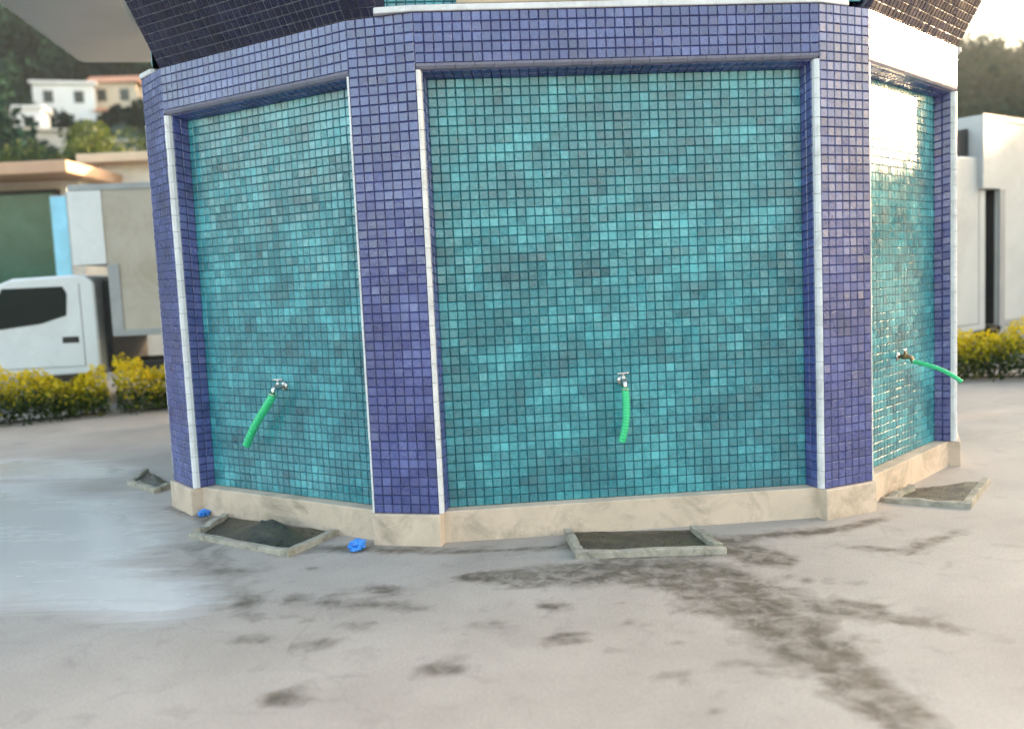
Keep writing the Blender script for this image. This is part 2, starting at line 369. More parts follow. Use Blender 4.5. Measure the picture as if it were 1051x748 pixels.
for i, (px, py, w, h, col, rf) in enumerate(houses_px):
    p, r, th = place_on_hill(px, py+h*.5); house_pts.append((p.x, p.y))
    sw, sh = w*r/FPX, h*r/FPX
    e = empty('hillside_house', (p.x, p.y, p.z-.5), -R(th)+R(random.uniform(-20, 20)))
    tag(e, labels[i], 'house', 'houses on the wooded hillside')
    wm = {'white': M['white_wall'], 'grey': M['plaster'], 'cream': M['cream_wall']}[col]
    wh = sh*(.72 if rf == 'tile' else .95)
    mb = MB(); mb.box((-sw/2, -sw*.35, -3), (sw/2, sw*.35, wh)); mb.build('wall', wm, e)
    mb = MB()
    if rf == 'tile':
        o_ = .5; pr = [Vector((-sw/2-o_, -sw*.35-o_, wh+.01)), Vector((-sw/2-o_, sw*.35+o_, wh+.01)), Vector((-sw/2-o_, 0, wh+sh*.33))]
        mb.extrude(pr, (sw+2*o_, 0, 0)); mb.build('roof', M['roof_tile'], e)
    else:
        mb.box((-sw/2-.3, -sw*.35-.3, wh+.01), (sw/2+.3, sw*.35+.3, wh+.3)); mb.build('roof', wm, e)
    nw = max(2, int(sw/2.6))
    for rr_ in range(2 if wh > 3.6 else 1):
        for k in range(nw):
            cx = -sw/2+sw*(k+.5)/nw; cz = wh-1.4-rr_*2.5
            if cz < .6: continue
            mb = MB(); mb.box((cx-.5, -sw*.35-.06, cz-.65), (cx+.5, -sw*.35+.05, cz+.65)); mb.build('window', M['glass'], e)

# the wood on the slopes: nobody could count it
C = []; T = []
def forest(tmin, tmax, n, r0=70, r1=258, c0=1.8, c1=3.6, clear=1.6, kk=300):
    for _ in range(n):
        th = random.uniform(tmin, tmax); r = random.uniform(r0**.5, r1**.5)**2
        x, y = r*math.sin(R(th)), r*math.cos(R(th))
        if any((x-hx)**2+(y-hy)**2 < (49 if c0 > 1 else 16) for hx, hy in house_pts): continue
        # keep the view of each house clear
        blk = False
        for hx, hy in house_pts:
            hr = math.hypot(hx, hy)
            if r < hr and abs(math.degrees(math.atan2(hx, hy))-th) < clear and hr-r < 28: blk = True
        if blk: continue
        z = float(hill_h(np.array([r]), np.array([th]))[0]); cr = random.uniform(c0, c1); ch = cr*random.uniform(1., 1.6)
        k = kk; u = rng.normal(size=(k, 3)); u /= np.linalg.norm(u, axis=1)[:, None]; rad = rng.uniform(.55, 1.08, k)**.7
        lump = 1+.22*np.sin(u[:, 0]*5+th)*np.cos(u[:, 1]*4+r)
        q = u*(rad*lump)[:, None]*np.array([cr, cr, ch])+np.array([x, y, z+ch*.8])
        C.append(q); b0 = random.uniform(.15, .75); T.append(np.clip(b0+rng.normal(0, .13, k), 0, 1))
forest(-36, -14, 900); forest(-32, -18, 500, 60, 200, .7, 1.2, 0, 120); forest(22, 38, 700)
C = np.concatenate(C); T = np.concatenate(T)
o = quads_object('forest', leaf_quads(C, .75, .8), [M['forest_leaf']], T); tag(o, kind='stuff', label='dark green wood covering the hillsides', cat='wood')

# ------------------------------------------------------------------ fountain
VX = {-2: (-2.423, 6.417), -1: (-2.182, 6.110), 0: (-.829, 5.223), 1: (-.451, 5.128), 2: (1.802, 5.303), 3: (2.139, 5.457), 4: (3.175, 6.539),
      5: (3.32, 6.88), 6: (3.38, 8.72), 7: (3.24, 9.08), 8: (2.0, 10.55), 9: (1.65, 10.75), 10: (-1.2, 10.78), 11: (-1.55, 10.6), 12: (-2.85, 9.0), 13: (-2.98, 8.62), 14: (-2.423, 6.417)}
ZT, ZB, ZL = 2.945, .182, 2.945-.27
PT = .052
fountain = empty('tiled_fountain', (.4, 8, 0))
tag(fountain, 'octagonal public fountain with teal mosaic panels between blue mosaic pillars', 'fountain')
fountain_inv = Matrix.Translation((-.4, -8, 0))
def fbuild(mb, name, mats, **k):
    mb.v = [tuple(fountain_inv @ Vector(p)) for p in mb.v]; return mb.build(name, mats, fountain, **k)
def patch(mb, A, B, C_, D, mat=0, grout=1, pitch=PT, gap=.0038, h=.004, bev=.0035, tilt=.00055):
    """mosaic on the quad A(bottom left) B(bottom right) C(top right) D(top left), seen from outside"""
    A, B, C_, D = map(Vector, (A, B, C_, D))
    nrm = (B-A).cross(D-A).normalized()
    nu = max(1, round((B-A).length/pitch)); nv = max(1, round((D-A).length/pitch))
    mb.face((A, B, C_, D), grout)
    def P(u, v, z): return (A*(1-u)+B*u)*(1-v)+(D*(1-u)+C_*u)*v+nrm*z
    gu = gap/2/max((B-A).length, (C_-D).length, 1e-6); gv = gap/2/(D-A).length; bu = bev/(B-A).length; bv = bev/(D-A).length
    for i in range(nu):
        for j in range(nv):
            u0, u1 = i/nu+gu, (i+1)/nu-gu; v0, v1 = j/nv+gv, (j+1)/nv-gv
            ju, jv = random.gauss(0, .0006), random.gauss(0, .0006)
            z = [h+random.gauss(0, tilt*.5)]*4; a, c = random.gauss(0, tilt), random.gauss(0, tilt)
            z = [z[0]-a-c, z[1]+a-c, z[2]+a+c, z[3]-a+c]
            if h+min(z) < .002: z = [max(q, .0012) for q in z]
            lo = [P(u0, v0, 0), P(u1, v0, 0), P(u1, v1, 0), P(u0, v1, 0)]
            hi = [P(u0+bu, v0+bv, z[0]), P(u1-bu, v0+bv, z[1]), P(u1-bu, v1-bv, z[2]), P(u0+bu, v1-bv, z[3])]
            k = len(mb.v); mb.v += [tuple(p) for p in lo+hi]; q_ = P((u0+u1)/2, (v0+v1)/2, 0); dg = Vector((q_.x*3.1+q_.z*2.3, q_.y*4.2, q_.z*4.4-q_.x*2.0)); tt = .5+.52*mnoise.noise(dg)+.42*mnoise.noise(dg*2.7+Vector((7, 3, 1)))+random.gauss(0, .085)
            mb.f.append((k+4, k+5, k+6, k+7)); mb.m.append(mat); mb.t.append(tt)
            for q in range(4):
                mb.f.append((k+q, k+(q+1) % 4, k+4+(q+1) % 4, k+4+q)); mb.m.append(mat); mb.t.append(tt)
def fr(k0, k1):
    a, b_ = Vector((*VX[k0], 0)), Vector((*VX[k1], 0)); u = (b_-a).normalized(); return a, b_, u, Vector((u.y, -u.x, 0)), (b_-a).length
Zv = Vector((0, 0, 1))
for k in range(-2, 14):
    a, b_, u, nn, L = fr(k, k+1)
    if k % 2 == 0:                              # pillar facet
        mb = MB(); patch(mb, a+Zv*ZB, b_+Zv*ZB, b_+Zv*ZT, a+Zv*ZT); fbuild(mb, 'pillar', [M['blue'], M['grout_blue']], tint=True)
        e = .028; mb = MB()
        q = [a+nn*e-u*.012, b_+nn*e+u*.012, b_-nn*.20+u*.006, a-nn*.20-u*.006]
        mb.prism([(p.x, p.y) for p in q], -.05, ZB-.001); fbuild(mb, 'skirting_block', M['stone'], bevel=.008)
        continue
    P_ = lambda s, d, z: a+u*s-nn*d+Zv*z
    t1, t2, d1, d2 = .032, .058, .030, .135
    mb = MB(); patch(mb, P_(0, 0, ZL), P_(L, 0, ZL), P_(L, 0, ZT), P_(0, 0, ZT)); fbuild(mb, 'lintel', [M['blue'], M['grout_blue']], tint=True)
    mb = MB(); patch(mb, P_(t2, d2, ZB), P_(L-t2, d2, ZB), P_(L-t2, d2, ZL-t2), P_(t2, d2, ZL-t2)); fbuild(mb, 'tile_panel', [M['teal'], M['grout_teal']], tint=True)
    mb = MB()                                    # reveals
    patch(mb, P_(t1, d1, ZB), P_(t2, d2, ZB), P_(t2, d2, ZL-t2), P_(t1, d1, ZL-t1))
    patch(mb, P_(L-t2, d2, ZB), P_(L-t1, d1, ZB), P_(L-t1, d1, ZL-t1), P_(L-t2, d2, ZL-t2))
    patch(mb, P_(t2, d2, ZL-t2), P_(L-t2, d2, ZL-t2), P_(L-t1, d1, ZL-t1), P_(t1, d1, ZL-t1))
    fbuild(mb, 'reveal', [M['blue'], M['grout_blue']], tint=True)
    for side in (0, 1):                          # bullnose edge tiles
        mb = MB(); nseg = int((ZL-ZB)/.104)
        for j in range(nseg):
            z0 = ZB+(ZL-t1-ZB)*j/nseg+.001; z1 = ZB+(ZL-t1-ZB)*(j+1)/nseg-.001
            s0, s1 = (0.001, t1) if side == 0 else (L-.001, L-t1)
            jj = random.gauss(0, .0008)
            arc = [(s0, -.004+jj), (s0+(s1-s0)*.45, -.002+jj), (s0+(s1-s0)*.85, .010+jj), (s1, d1)]
            poly = [P_(s, d, z0) for s, d in arc]+[P_(s0, d1+.002, z0)]
            mb.extrude(poly, Zv*(z1-z0))
        fbuild(mb, 'edge_trim', M['trim'])
    mb = MB(); nseg = int(L/.104)
    for j in range(nseg):
        s0 = .002+(L-.004)*j/nseg+.001; s1 = .002+(L-.004)*(j+1)/nseg-.001
        arc = [(ZL-.001, -.004), (ZL-t1*.45, -.002), (ZL-t1*.85, .010), (ZL-t1, d1)]
        poly = [P_(s0, d, z) for z, d in arc]+[P_(s0, d1+.002, ZL-.001)]
        mb.extrude(poly, u*(s1-s0))
    fbuild(mb, 'edge_trim', M['trim_blue'])
    ns = 1; mb = MB()
    for j in range(ns):
        s0 = (-.01 if j == 0 else L*j/ns+.002); s1 = (L+.01 if j == ns-1 else L*(j+1)/ns-.002); oo = 0
        q = [P_(s0, .045+oo, 0), P_(s1, .045+oo, 0), P_(s1, .26, 0), P_(s0, .26, 0)]
        mb.prism([(p.x, p.y) for p in q], -.05, ZB+oo*.4)
    fbuild(mb, 'skirting', M['stone'], bevel=.005)

# upper works
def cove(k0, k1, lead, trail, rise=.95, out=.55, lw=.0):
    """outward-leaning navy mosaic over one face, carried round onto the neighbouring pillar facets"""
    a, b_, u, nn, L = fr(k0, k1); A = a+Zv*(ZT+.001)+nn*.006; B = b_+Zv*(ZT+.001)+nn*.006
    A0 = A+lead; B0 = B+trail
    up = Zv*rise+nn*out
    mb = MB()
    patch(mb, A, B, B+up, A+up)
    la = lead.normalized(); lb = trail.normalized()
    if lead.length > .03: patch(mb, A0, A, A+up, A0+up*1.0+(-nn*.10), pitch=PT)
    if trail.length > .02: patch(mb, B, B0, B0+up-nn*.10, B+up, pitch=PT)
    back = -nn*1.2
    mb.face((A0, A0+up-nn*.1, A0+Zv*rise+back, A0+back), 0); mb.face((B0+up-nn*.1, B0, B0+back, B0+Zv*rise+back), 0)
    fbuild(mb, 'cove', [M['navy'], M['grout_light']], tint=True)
p01 = (Vector((*VX[1], 0))-Vector((*VX[0], 0))); p21 = Vector((*VX[-2], 0))-Vector((*VX[-1], 0))
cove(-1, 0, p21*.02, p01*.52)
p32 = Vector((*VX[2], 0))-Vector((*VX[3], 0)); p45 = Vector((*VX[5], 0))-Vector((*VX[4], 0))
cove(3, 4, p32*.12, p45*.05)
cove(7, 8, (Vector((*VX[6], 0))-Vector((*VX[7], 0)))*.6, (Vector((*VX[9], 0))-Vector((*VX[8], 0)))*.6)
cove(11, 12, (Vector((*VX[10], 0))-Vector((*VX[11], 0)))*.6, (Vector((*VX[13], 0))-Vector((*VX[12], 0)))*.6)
for k in (1, 5, 9, 13):                          # plain upper wall over the other faces
    a, b_, u, nn, L = fr(k, k+1); e = .19 if k == 1 else .15
    P_ = lambda s, d, z: a+u*s-nn*d+Zv*z
    mb = MB(); patch(mb, P_(-e, .10, ZT+.03), P_(L+e+.1, .10, ZT+.03), P_(L+e+.1, .10, ZT+1.0), P_(-e, .10, ZT+1.0)); fbuild(mb, 'upper_wall', [M['teal'], M['grout_teal']], tint=True)
    mb = MB(); q = [P_(-.005, -.014, 0), P_(L+.005, -.014, 0), P_(L+e+.02, .07, 0), P_(L+e+.05, .3, 0), P_(-e-.05, .3, 0), P_(-e-.02, .02, 0)]
    mb.prism([(p.x, p.y) for p in q], ZT+.001, ZT+.036); fbuild(mb, 'ledge', M['trim'], bevel=.006)
a, b_, u, nn, L = fr(1, 2)
P_ = lambda s, d, z: a+u*s-nn*d+Zv*z
mb = MB(); q = [P_(.24, .03, 0), P_(L+.02, .03, 0), P_(L+.02, .094, 0), P_(.24, .094, 0)]
mb.prism([(p.x, p.y) for p in q], ZT+.050, ZT+.62); fbuild(mb, 'stone_slab', M['slab'], bevel=.006)
mb = MB(); mb.prism([(VX[k][0]*.93+.03, (VX[k][1]-8)*.93+8) for k in range(-2, 14)], ZT-.06, ZT-.01); fbuild(mb, 'roof_deck', M['plaster'])
mb = MB(); mb.prism([(.4+(VX[k][0]-.4)*1.10, (VX[k][1]-8)*1.10+8) for k in range(-2, 14)], ZT+.97, ZT+1.12); fbuild(mb, 'roof', M['plaster'], bevel=.02)

# ------------------------------------------------------------------ taps and hoses
def face_frame(k):
    a, b_, u, nn, L = fr(k, k+1); return a, u, nn, L
def hit(k, px, py, d=.135):
    a, u, nn, L = face_frame(k); d3 = ray(px, py); o_ = Vector((0, 0, CAM_H)); pl = a-nn*d
    t_ = (pl-o_).dot(nn)/d3.dot(nn); return o_+d3*t_
def tap(k, px, py, label, side=0.):
    p = hit(k, px, py, .131); a, u, nn, L = face_frame(k)
    e = empty('water_tap', p, math.atan2(nn.y, nn.x)+math.pi/2); tag(e, label, 'tap', 'taps on the fountain panels')
    # local frame: -Y points out of the wall
    mb = MB(); mb.tube([(0, .0, 0), (0, -.006, 0), (0, -.014, 0)], [.030, .030, .016], 20); mb.build('wall_flange', M['chrome'], e, smooth=True)
    mb = MB(); mb.tube([(0, -.008, 0), (0, -.028, 0), (0, -.030, 0), (0, -.050, 0), (0, -.056, 0), (0, -.078, 0), (0, -.088, -.004), (0, -.096, -.014), (0, -.098, -.030), (0, -.098, -.042)],
                       [.012, .012, .017, .018, .016, .014, .014, .013, .0115, .0115], 16)
    mb.tube([(0, -.052, .0), (0, -.052, .026), (0, -.052, .032)], [.013, .012, .008], 14)
    mb.build('tap_body', M['brass'] if k == 3 else M['chrome'], e, smooth=True)
    mb = MB(); mb.tube([(0, -.052, .030), (0, -.052, .042)], [.007, .007], 10)
    c, s = math.cos(side), math.sin(side)
    mb.tube([(-.034*c, -.052-.034*s, .043), (-.020*c, -.052-.02*s, .046), (0, -.052, .044), (.020*c, -.052+.02*s, .046), (.034*c, -.052+.034*s, .043)], [.006, .007, .009, .007, .006], 10)
    mb.build('tap_handle', M['chrome'], e, smooth=True)
    return e, p, u, nn
def bez(P0, P1, P2, P3, n=26):
    return [P0*(1-t)**3+P1*3*t*(1-t)**2+P2*3*t*t*(1-t)+P3*t**3 for t in [i/n for i in range(n+1)]]
def hose(start, pts, label, r=.020):
    cv = bez(*pts, n=110); rad = [r*(1.0 if (i//2) % 3 else 1.10) for i in range(len(cv))]
    e = empty('green_hose', start); tag(e, label, 'hose', 'green hoses on the fountain taps')
    mb = MB(); mb.tube([p-start for p in cv], rad, 16, cap=False)
    c2 = list(reversed(cv)); mb.tube([p-start for p in c2[:20]], r*.78, 16, cap=True, mat=1)
    # rim at the cut end
    n_ = 16
    mb.build('hose_wall', [M['hose'], M['hose_dark']], e, smooth=True, fix=False)
    mb = MB(); mb.tube([cv[2]-start, cv[5]-start], r*1.16, 16); mb.build('hose_clamp', M['chrome'], e, smooth=True)
e, p, u, nn = tap(1, 638, 390, 'chrome tap on the front teal panel, between the other two')
s = p+nn*.098-Zv*.040; H = lambda x, y, d: hit(1, x, y, d)
hose(s, (s+Zv*.006, s-Zv*.09+nn*.01, H(645, 432, .0), H(638, 453, .02)), 'short green hose hanging almost straight down on the front panel')
e, p, u, nn = tap(-1, 292, 396, 'chrome tap on the left, shaded teal panel', .5)
s = p+nn*.098-Zv*.040
hose(s, (s+Zv*.006, s-Zv*.06-u*.02+nn*.01, hit(-1, 262, 430, .03), hit(-1, 253, 457, .04)), 'short green hose hanging askew to the left on the shaded left panel', .024)
e, p, u, nn = tap(3, 921, 366, 'dull brass tap on the sunlit right panel')
s = p+nn*.098-Zv*.040
hose(s, (s+Zv*.012, s+nn*.05-Zv*.0, s+nn*.19+u*.02-Zv*.02, s+nn*.30+u*.02-Zv*.115), 'green hose arching out to the right from the sunlit panel', .0135)

# ------------------------------------------------------------------ drain kerbs at the foot of the faces
def drain(corners, label, w=.055, h=.036, mound=0.):
    """corners: back left, front left, front right, back right on the ground"""
    c = [Vector((*q, 0)) for q in corners]; o_ = sum(c, Vector())/4
    e = empty('drain_basin', o_); tag(e, label, 'drain', 'kerbed drains round the fountain')
    def bar(a, b_, z1):
        d = (b_-a).normalized(); s_ = Vector((-d.y, d.x, 0))*w/2; mb = MB(); n_ = 7; pr = None
        L_ = (b_-a).length
        a2, b2 = a-o_, b_-o_; rings = []
        for i in range(n_+1):
            pt = a2.lerp(b2, i/n_); jx = random.gauss(0, .006); jz = random.gauss(0, .005)
            rings.append([pt-s_*1.05+Zv*-.01, pt+s_*1.05+Zv*-.01, pt+s_*.85+Zv*(z1+jz)+d*jx, pt-s_*.85+Zv*(z1+jz)])
        k = 0
        for rg in rings: mb.v += [tuple(q) for q in rg]
        for i in range(n_):
            for j in range(4): mb.f.append((4*i+j, 4*i+(j+1) % 4, 4*i+4+(j+1) % 4, 4*i+4+j))
        mb.f += [(0, 1, 2, 3), (4*n_+3, 4*n_+2, 4*n_+1, 4*n_)]
        mb.m = [0]*len(mb.f); mb.t = [.5]*len(mb.f)
        mb.build('kerb_stone', M['curb'], e, bevel=.006)
    df = (c[2]-c[1]).normalized()
    bar(c[0], c[1]-(c[1]-c[0]).normalized()*w*.55, h)
    bar(c[1]-df*w*.5, c[2]+df*w*.5, h*.95)
    bar(c[2]+(c[3]-c[2]).normalized()*w*.55, c[3], h*1.02)
    mb = MB(); n_ = 14
    for i in range(n_+1):
        for j in range(n_+1):
            q = (c[0].lerp(c[3], i/n_)).lerp(c[1].lerp(c[2], i/n_), j/n_)-o_
            mb.v.append((q.x, q.y, .006+.012*max(0, mnoise.noise(Vector((q.x*9, q.y*9, o_.x))))+(.006 if j < 3 else 0)*random.random()+mound*math.exp(-((i/n_-.6)**2/.05+(j/n_-.4)**2/.06))*(1+.5*mnoise.noise(Vector((q.x*22, q.y*22, 3))))))
    for i in range(n_):
        for j in range(n_): k = i*(n_+1)+j; mb.f.append((k, k+n_+1, k+n_+2, k+1))
    mb.m = [0]*len(mb.f); mb.t = [.5]*len(mb.f)
    mb.build('silt', M['mud'], e, smooth=True)
drain([G(583, 548), G(596, 572), G(740, 567), G(712, 545)], 'low kerbed drain under the front tap, silt and moss inside')
drain([G(232, 532), G(200, 551), G(296, 570), G(345, 548)], 'kerbed drain under the left panel, heaped with dark silt', mound=.085)
drain([G(936, 503), G(912, 515), G(992, 521), G(1012, 495)], 'low kerbed drain at the foot of the sunlit right panel')
drain([G(150, 484), G(135, 497), G(160, 505), G(178, 499)], 'dark kerbed drain beyond the left corner of the fountain', mound=.06)

# blue litter
def litter(px, py, size, label, seed):
    rnd = random.Random(seed); p = Vector((*G(px, py), 0)); bm = bmesh.new(); bmesh.ops.create_icosphere(bm, subdivisions=4, radius=size)
    for v_ in bm.verts:
        d = v_.co.normalized(); f = mnoise.noise(d*2.3+Vector((seed, 0, 0)))*.55+abs(mnoise.noise(d*6+Vector((0, seed, 0))))*.5-.12
        v_.co = Vector((d.x*size*1.25*(1+f), d.y*size*.9*(1+f), max(-size*.45, d.z*size*.6*(1+f))))
    me = bpy.data.meshes.new('plastic_wrapper'); bm.to_mesh(me); bm.free(); me.materials.append(M['blue_plastic'])
    o = bpy.data.objects.new('plastic_wrapper', me); COL.objects.link(o); o.location = (p.x, p.y, size*.45+.002); o.rotation_euler = (0, 0, rnd.uniform(0, 6)); tag(o, label, 'litter', 'blue plastic litter')
litter(367, 564, .052, 'larger crumpled blue plastic wrapper by the left pillar foot', 3)
litter(210, 529, .036, 'smaller crumpled blue plastic wrapper at the far left corner of the fountain foot', 8)

# ------------------------------------------------------------------ vehicles
def wheel(e, x, y, r=.36):
    mb = MB(); mb.tube([(x, y-.11, r), (x, y-.09, r), (x, y+.09, r), (x, y+.11, r)], [r*.93, r, r, r*.93], 28); w_ = mb.build('wheel', M['rubber'], e, smooth=False)
    mb = MB(); mb.tube([(x, y-.125, r), (x, y-.115, r), (x, y+.05, r)], [r*.5, r*.58, r*.58], 20); mb.build('rim', M['grey_metal'], w_)
def truck(name, loc, rz, label, cab_h, box_z, box_top, over, over_z, boxlen, side, black_top=False, cab_len=1.75, depth=1.9):
    """cab faces local -X, local -Y is the side turned to the fountain, x = 0 the back of the cab"""
    e = empty(name, loc, rz); tag(e, label, 'truck')
    ch = cab_h; prof = [(0, .45), (0, ch-.12), (-.10, ch-.02), (-.25, ch), (-cab_len*.62, ch-.02), (-cab_len*.78, ch-.12), (-cab_len*.97, ch*.56), (-cab_len, ch*.5), (-cab_len-.02, .42)]
    mb = MB(); mb.extrude([(x, 0, z) for x, z in prof], (0, depth, 0)); body = mb.build('cab', M['pale_grey'] if black_top else M['white_paint'], e, bevel=.035, seg=3)
    z0, z1 = ch*.63, ch-.15
    mb = MB(); wb = -.55 if black_top else 0
    mb = MB(); mb.extrude([(-.42+wb, -.006, z1), (-.37+wb, -.006, z1-.10), (-.40+wb, -.006, z0+.12), (-.75+wb*.6, -.006, z0+.02), (-cab_len*.88, -.006, z0-.06), (-cab_len*.70, -.006, z1)], (0, .02, 0)); mb.build('side_window', M['glass'], e, bevel=.004)
    mb = MB(); mb.extrude([(-cab_len*.80, .10, ch-.19), (-cab_len*.965, .10, ch*.60), (-cab_len*.965-.012, .10, ch*.60), (-cab_len*.80-.014, .10, ch-.19)], (0, depth-.2, 0)); mb.build('windscreen', M['glass'], e)
    mb = MB(); mb.box((-.46, -.028, ch*.50), (-.28, -.004, ch*.50+.045)); mb.box((-.48, -.006, ch*.50-.02), (-.26, -.002, ch*.50+.065)); (None if black_top else mb.build('door_handle', M['black'], e, bevel=.006))
    mb = MB()
    for xx in (-.20, -cab_len*.80): mb.box((xx-.004, -.003, .55), (xx+.004, .01, z1+.03 if xx > -.5 else z0-.08))
    mb.box((-cab_len*.80, -.003, .55), (-.20, .01, .558)); mb.build('door_seam', M['black'], e)
    mb = MB(); mb.box((-cab_len*.9-.02, -.16, z0+.02), (-cab_len*.9+.06, -.03, z0+.26)); mb.tube([(-cab_len*.88, -.05, z0+.02), (-cab_len*.86, .0, z0-.06)], .012, 8); mb.build('wing_mirror', M['black'], e, bevel=.01)
    mb = MB(); mb.box((-cab_len-.03, .10, .62), (-cab_len-.005, .42, .80)); mb.build('headlight', M['glass'], e)
    mb = MB(); mb.box((-cab_len-.03, depth-.42, .62), (-cab_len-.005, depth-.10, .80)); mb.build('headlight', M['glass'], e)
    mb = MB(); mb.box((-cab_len-.08, .02, .32), (-cab_len+.10, depth-.02, .55)); mb.build('bumper', M['black'], e, bevel=.03)
    mb = MB(); mb.box((-cab_len+.2, .45, .42), (boxlen+.2, .60, .56)); mb.box((-cab_len+.2, depth-.60, .42), (boxlen+.2, depth-.45, .56))
    mb.box((.02, .25, .50), (.10, depth-.25, ch*.95)); mb.build('chassis', M['black'], e)
    bx0 = .24
    mb = MB(); pr = [(bx0, box_z), (bx0, over_z), (-over, over_z), (-over, box_top), (boxlen+bx0, box_top), (boxlen+bx0, box_z)]
    mb.extrude([(x, -.06, z) for x, z in pr], (0, depth+.12, 0)); box = mb.build('cargo_box', side, e, bevel=.015)
    mb = MB(); f_ = -.075
    mb.box((-over-.01, f_, box_top-.07), (boxlen+bx0+.01, -.055, box_top+.012)); mb.build('rail', M['grey_metal'], e, bevel=.004); mb = MB(); mb.box((bx0+.0, f_, box_z-.01), (boxlen+bx0+.01, -.055, box_z+.08)); mb.build('rail', M['grey_metal'], e, bevel=.004)
    mb = MB(); mb.box((bx0-.012, f_-.004, box_z), (bx0+.14, -.054, over_z)); mb.build('corner_post', M['grey_metal'], e, bevel=.004)
    mb = MB(); mb.box((-over-.02, f_-.006, over_z+.004), (bx0-.02, -.052, box_top-.075)); mb.build('front_panel', M['pale_grey'] if black_top else M['white_paint'], e, bevel=.004)
    mb = MB(); mb.box((bx0-.03, .0, box_z+.02), (bx0-.004, depth, over_z-.01)); mb.build('gap_shade', M['black'], e)  # black plate painting the shade into the gap behind the cab
    if black_top:
        mb = MB(); mb.extrude([(-over-.03, .12, ch+.005), (-over-.03, .12, ch+.40), (-over-.30, .12, ch+.36), (-over-.9, .12, ch+.005)], (0, depth-.24, 0)); mb.build('wind_deflector', M['black'], e, bevel=.02)
    for x in (-cab_len+.55, boxlen-.7):
        wheel(e, x, .16); wheel(e, x, depth-.16)
    mb = MB(); mb.box((boxlen+bx0+.0, .1, .75), (boxlen+bx0+.03, .3, .9)); mb.build('tail_lamp', M['lamp_red'], e)
    return e
pc = at_depth(97, 300, 12.6)
truck('box_truck', (pc.x, 12.6, 0), R(3), 'white truck with dark cab window and beige box behind the left hedge', 1.80, .95, 2.98, .20, 1.92, 3.4, M['beige_panel'])
pc = at_depth(1012, 300, 13.0)
truck('box_truck', (pc.x, 13.0, 0), R(36), 'tall pale box truck partly hidden behind the right edge of the fountain', 2.86, .5, 3.42, .22, 2.42, 4.2, M['pale_grey'], True)

# ------------------------------------------------------------------ shop behind the left truck
YS = 18.0
pl = at_depth(-60, 180, YS); pr_ = at_depth(76, 180, YS); sx0, sx1 = pl.x-6, pr_.x
ze = at_depth(30, 176, YS).z
shop = empty('shop_building', ((sx0+sx1)/2, YS, 0)); tag(shop, 'single-storey shop with a salmon fascia and green tinted glazing behind the left truck', 'building')
hw = (sx1-sx0)/2
mb = MB(); mb.box((-hw+.2, .6, 0), (hw-.2, 2.4, ze-.12)); mb.build('wall', M['plaster'], shop)
mb = MB(); mb.box((-hw-.3, -.5, ze-.11), (hw+.1, 2.7, ze+.12)); rf = mb.build('roof', M['fascia'], shop, bevel=.02)
nwin = 5
for k in range(nwin):
    xx0 = -hw+.35+(2*hw-.8)*k/nwin; xx1 = -hw+.35+(2*hw-.8)*(k+1)/nwin-.12
    mb = MB()
    for a_, b_ in (((xx0, .45, .25), (xx0+.07, .62, ze-.3)), ((xx1-.07, .45, .25), (xx1, .62, ze-.3)), ((xx0+.07, .45, ze-.37), (xx1-.07, .62, ze-.3)), ((xx0+.07, .45, .25), (xx1-.07, .62, .33))): mb.box(a_, b_)
    w_ = mb.build('window', M['black'], shop)
    mb = MB(); mb.box((xx0+.07, .50, .33), (xx1-.07, .53, ze-.37)); mb.build('pane', M['green_glass'], w_)
p1 = at_depth(51, 200, 17.2); p2 = at_depth(67, 200, 17.2)
bn_ = empty('banner', (p1.x/2+p2.x/2, 17.2, 0)); tag(bn_, 'narrow pale blue upright banner in front of the shop glazing', 'banner')
hb = (p2.x-p1.x)/2; mb = MB(); mb.box((-hb, -.01, .9), (hb, .01, 3.35)); mb.build('cloth', M['banner'], bn_)
mb = MB(); mb.tube([(hb+.03, 0, 0), (hb+.03, 0, 3.5)], .02, 10); mb.tube([(-hb, 0, 3.36), (hb+.03, 0, 3.36)], .012, 8); mb.build('pole', M['grey_metal'], bn_)

# low store beyond the truck box
ps = at_depth(82, 168, 20); pe = at_depth(170, 168, 20)
st2 = empty('storage_building', (ps.x+4, 20.0, 0)); tag(st2, 'low beige flat-roofed building seen over the truck box', 'building')
zr = ps.z
mb = MB(); mb.box((-3.6, 0, 0), (4, 6, zr-.05)); mb.build('wall', M['plaster'], st2)
mb = MB(); mb.box((-3.9, -.4, zr-.045), (4.3, 6.3, zr+.14)); mb.build('roof', M['slab'], st2, bevel=.02)

# ------------------------------------------------------------------ canopy behind the fountain
zc = 4.3
def at_height(px, py, z): d = ray(px, py); t_ = (z-CAM_H)/d.z; return Vector((0, 0, CAM_H))+d*t_
q0 = at_height(80, 66, zc); q1 = at_height(0, 9, zc); dirv = (q1-q0).normalized()
can = empty('canopy', (q0.x+3, q0.y-1, 0)); tag(can, 'smooth grey flat canopy reaching out behind the upper left of the fountain', 'canopy')
co = Vector(can.location)
A0 = q0; A1 = q0+dirv*5.5; B0 = at_height(160, 66, zc); B0 = A0+(B0-A0).normalized()*4.6; B1 = B0+Vector((0, -2.3, 0)); A1b = Vector((A1.x+.7, A1.y, zc))
poly = [A0, A1, Vector((A1.x+1.0, A1.y-.1, zc)), Vector((-3.6, 8.0, zc)), Vector((-3.0, 9.9, zc)), B1, B0]
mb = MB(); mb.prism([((p-co).x, (p-co).y) for p in poly], zc, zc+.32); mb.build('canopy_deck', M['canopy'], can, bevel=.10, seg=4)
